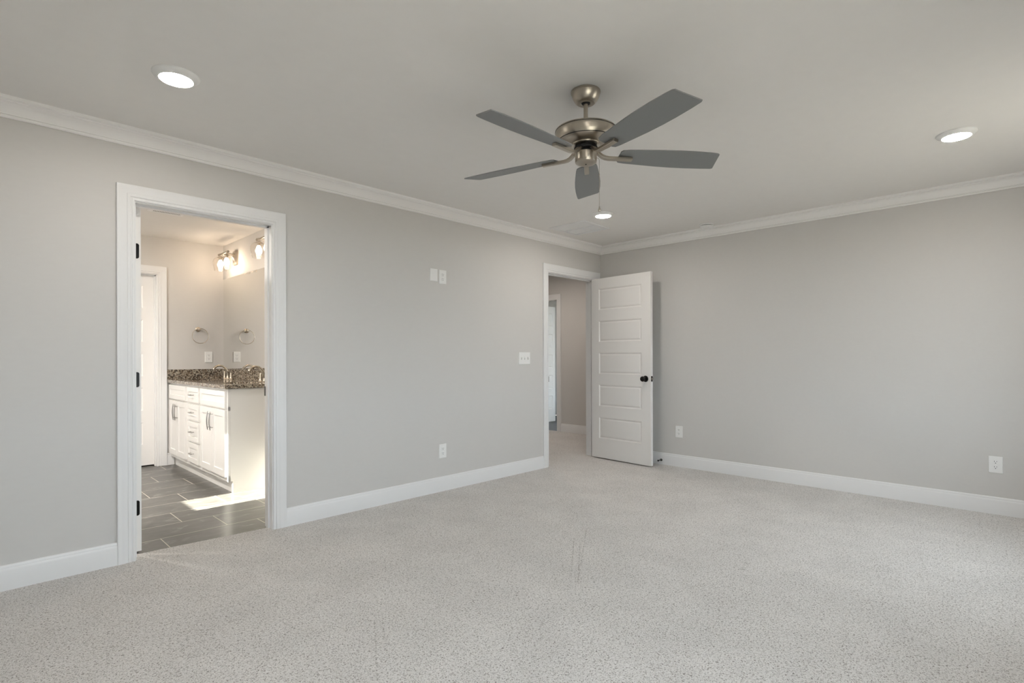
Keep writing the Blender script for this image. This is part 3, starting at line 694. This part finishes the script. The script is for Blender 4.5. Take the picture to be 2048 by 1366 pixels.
for (y0, y1) in ((1.255, 1.925), (2.408, 3.002)):
    shaker(y0, y1, 0.722, 0.868, 'drawer_front', rail=0.05)
    ym = (y0 + y1) / 2
    for (a, b, s) in ((y0, ym - 0.002, 1), (ym + 0.002, y1, -1)):
        d = shaker(a, b, 0.138, 0.706, 'cabinet_door')
        hy = (b - a) / 2 - 0.030 if s == 1 else -(b - a) / 2 + 0.030
        pull(d, (0, hy, 0.595 - 0.138), True, 0.165)
for (z0, z1) in ((0.722, 0.868), (0.552, 0.700), (0.345, 0.532), (0.138, 0.325)):
    d = shaker(1.982, 2.338, z0, z1, 'drawer', rail=0.045)
    pull(d, (0, 0, (z1 - z0) / 2), False, 0.115)

# counter with two oval undermount sinks
ct = empty('countertop', (0, 0, 0)); tag(ct, 'speckled brown granite vanity top with backsplash', 'countertop')
CX0, CX1, CY0, CY1 = -3.706, -3.142, 1.214, 3.038
SK = [(-3.430, 1.625), (-3.430, 2.665)]; SA, SB = 0.155, 0.205
def ring_edges(bm, pts):
    v = [bm.verts.new(p) for p in pts]; return [bm.edges.new((v[i], v[(i + 1) % len(v)])) for i in range(len(v))]
bm = bmesh.new(); es = ring_edges(bm, [(CX0, CY0, 0.890), (CX1, CY0, 0.890), (CX1, CY1, 0.890), (CX0, CY1, 0.890)])
for sx, sy in SK: es += ring_edges(bm, [(sx + SA * math.cos(2 * PI * k / 48), sy + SB * math.sin(2 * PI * k / 48), 0.890) for k in range(48)])
bmesh.ops.triangle_fill(bm, use_beauty=True, edges=es)
r = bmesh.ops.extrude_face_region(bm, geom=bm.faces[:]); bmesh.ops.translate(bm, vec=(0, 0, 0.030), verts=[v for v in r['geom'] if isinstance(v, bmesh.types.BMVert)])
obj('slab', bm, granite, ct)
obj('backsplash', bx(CX1 - 0.020, CX1, CY0, CY1 - 0.0, 0.9195, 1.028, bev=0.001), granite, ct)
obj('side_splash', bx(CX0, CX1 - 0.021, CY1 - 0.020, CY1, 0.9195, 1.028, bev=0.001), granite, ct)
for i, (sx, sy) in enumerate(SK):
    bm = bmesh.new(); rings = []
    for f, z in ((1.06, 0.889), (1.0, 0.889), (0.96, 0.86), (0.88, 0.81), (0.7, 0.77), (0.4, 0.752), (0.1, 0.748)):
        rings.append([bm.verts.new((SA * f * math.cos(2 * PI * k / 40), SB * f * math.sin(2 * PI * k / 40), z)) for k in range(40)])
    for a, b in zip(rings, rings[1:]):
        for k in range(40): bm.faces.new((a[k], a[(k + 1) % 40], b[(k + 1) % 40], b[k]))
    bm.faces.new(rings[-1])
    tag(obj('sink', bm, porc, smooth=True, loc=(sx, sy, 0)), ('white oval sink sunk in the granite nearer the vanity end panel', 'white oval sink sunk in the granite near the towel ring')[i], 'sink', 'oval bathroom sinks')

def faucet(x, y, label):
    o = empty('faucet', (x, y, 0.920)); tag(o, label, 'faucet', 'gooseneck vanity faucets')
    obj('base', lat([(0, 0), (0.026, 0), (0.026, 0.004), (0.021, 0.010), (0.017, 0.024), (0.0135, 0.045), (0, 0.045)], 28), satin, o, smooth=True)
    pts = [(0, 0, 0.03), (-0.002, 0, 0.060), (-0.012, 0, 0.095), (-0.030, 0, 0.124), (-0.056, 0, 0.144), (-0.086, 0, 0.150), (-0.113, 0, 0.143), (-0.132, 0, 0.128), (-0.142, 0, 0.108)]
    bm = bmesh.new(); tube(bm, pts, 0.0145, 16, up=Vector((0, 1, 0)), radii=[1.0, 0.98, 0.9, 0.82, 0.78, 0.76, 0.8, 0.92, 1.0]); obj('spout', bm, satin, o, smooth=True)
    for s in (1, -1):
        h = obj('handle', lat([(0, 0), (0.024, 0), (0.024, 0.004), (0.018, 0.010), (0.0145, 0.028), (0.0105, 0.060), (0.0085, 0.080), (0.004, 0.086), (0, 0.086)], 24), satin, o, smooth=True, loc=(0.0, s * 0.10, 0))
        bm = bmesh.new(); tube(bm, [(0, 0, 0.074), (-0.006, s * 0.018, 0.080), (-0.010, s * 0.045, 0.083)], 0.0055, 10, radii=[1.2, 1, 0.8]); obj('lever', bm, satin, h, smooth=True)
    return o
faucet(-3.215, 2.665, 'brushed gooseneck faucet in the corner under the mirror')
faucet(-3.215, 1.640, 'brushed gooseneck faucet half hidden by the bathroom door frame')

mi = tag(obj('wall_mirror', bx(-3.1462, -3.1402, 1.215, 3.022, 1.030, 2.052), mirr), 'frameless wall mirror standing on the granite backsplash', 'mirror')

tr = empty('towel_ring', (-3.405, 3.04, 1.472)); tag(tr, 'round nickel towel ring on the far bathroom wall', 'towel ring')
obj('mount', lat([(0, 0), (0.027, 0), (0.027, 0.004), (0.018, 0.010), (0.012, 0.018), (0.012, 0.040), (0.015, 0.044), (0.015, 0.058), (0.010, 0.062), (0, 0.062)], 28, Matrix.Rotation(PI / 2, 4, 'X')), satin, tr, smooth=True)
bm = bmesh.new(); R_ = 0.083; n = 56
rings = []
for i in range(n):
    a = 2 * PI * i / n; c = Vector((math.cos(a), 0, math.sin(a)))
    rings.append([bm.verts.new(c * (R_ + 0.0032 * math.cos(2 * PI * k / 8)) + Vector((0, 0.0032 * math.sin(2 * PI * k / 8), 0))) for k in range(8)])
for i in range(n):
    a, b = rings[i], rings[(i + 1) % n]
    for k in range(8): bm.faces.new((a[k], a[(k + 1) % 8], b[(k + 1) % 8], b[k]))
obj('ring', bm, satin, tr, smooth=True, loc=(0.012, -0.050, -0.074), rot=(0, 0, math.radians(4)))

def sconce(yc, label):
    o = empty('vanity_light', (-3.14, yc, 2.285)); tag(o, label, 'wall light', 'two-lamp vanity lights')
    obj('backplate', bx(-0.020, 0, -0.058, 0.058, -0.115, 0.040, bev=0.003), nickel, o)
    bm = bmesh.new(); tube(bm, [(-0.018, 0, 0.0), (-0.130, 0, 0.0)], 0.008, 12); obj('arm', bm, nickel, o, smooth=True)
    bm = bmesh.new(); tube(bm, [(-0.130, -0.13, 0), (-0.130, 0.13, 0)], 0.0085, 12)
    for s in (-1, 1): tube(bm, [(-0.130, s * 0.13, 0), (-0.130, s * 0.145, 0)], 0.013, 12)
    obj('crossbar', bm, nickel, o, smooth=True)
    for s in (-1, 1):
        p = (-0.130, s * 0.098, 0)
        st = obj('stem', lat([(0, 0.012), (0.007, 0.010), (0.006, -0.020), (0.020, -0.026), (0.034, -0.034), (0.036, -0.038), (0.0, -0.038)], 24), nickel, o, smooth=True, loc=p)
        gl = obj('glass_shade', lat([(0.020, -0.030), (0.045, -0.038), (0.064, -0.052), (0.074, -0.074), (0.075, -0.095), (0.068, -0.135), (0.058, -0.180), (0.056, -0.180), (0.066, -0.135), (0.073, -0.095), (0.072, -0.075), (0.0625, -0.054), (0.044, -0.0405), (0.020, -0.033)], 40), shadeglass, o, smooth=True, loc=p, auto=80)
        gl['label'] = 'clear glass bell shade'
        bu = obj('bulb', lat([(0, -0.062), (0.012, -0.064), (0.026, -0.098), (0.0295, -0.118), (0.022, -0.140), (0, -0.150)], 14), bulbm, o, smooth=True, loc=p); bu['label'] = 'glowing warm bulb'
        obj('socket', lat([(0, -0.036), (0.014, -0.036), (0.014, -0.064), (0, -0.064)], 20), nickel, st, smooth=True)
    return o
sconce(2.620, 'two-lamp nickel vanity light beside the room corner over the mirror')
sconce(1.535, 'two-lamp nickel vanity light partly cut off by the door frame')
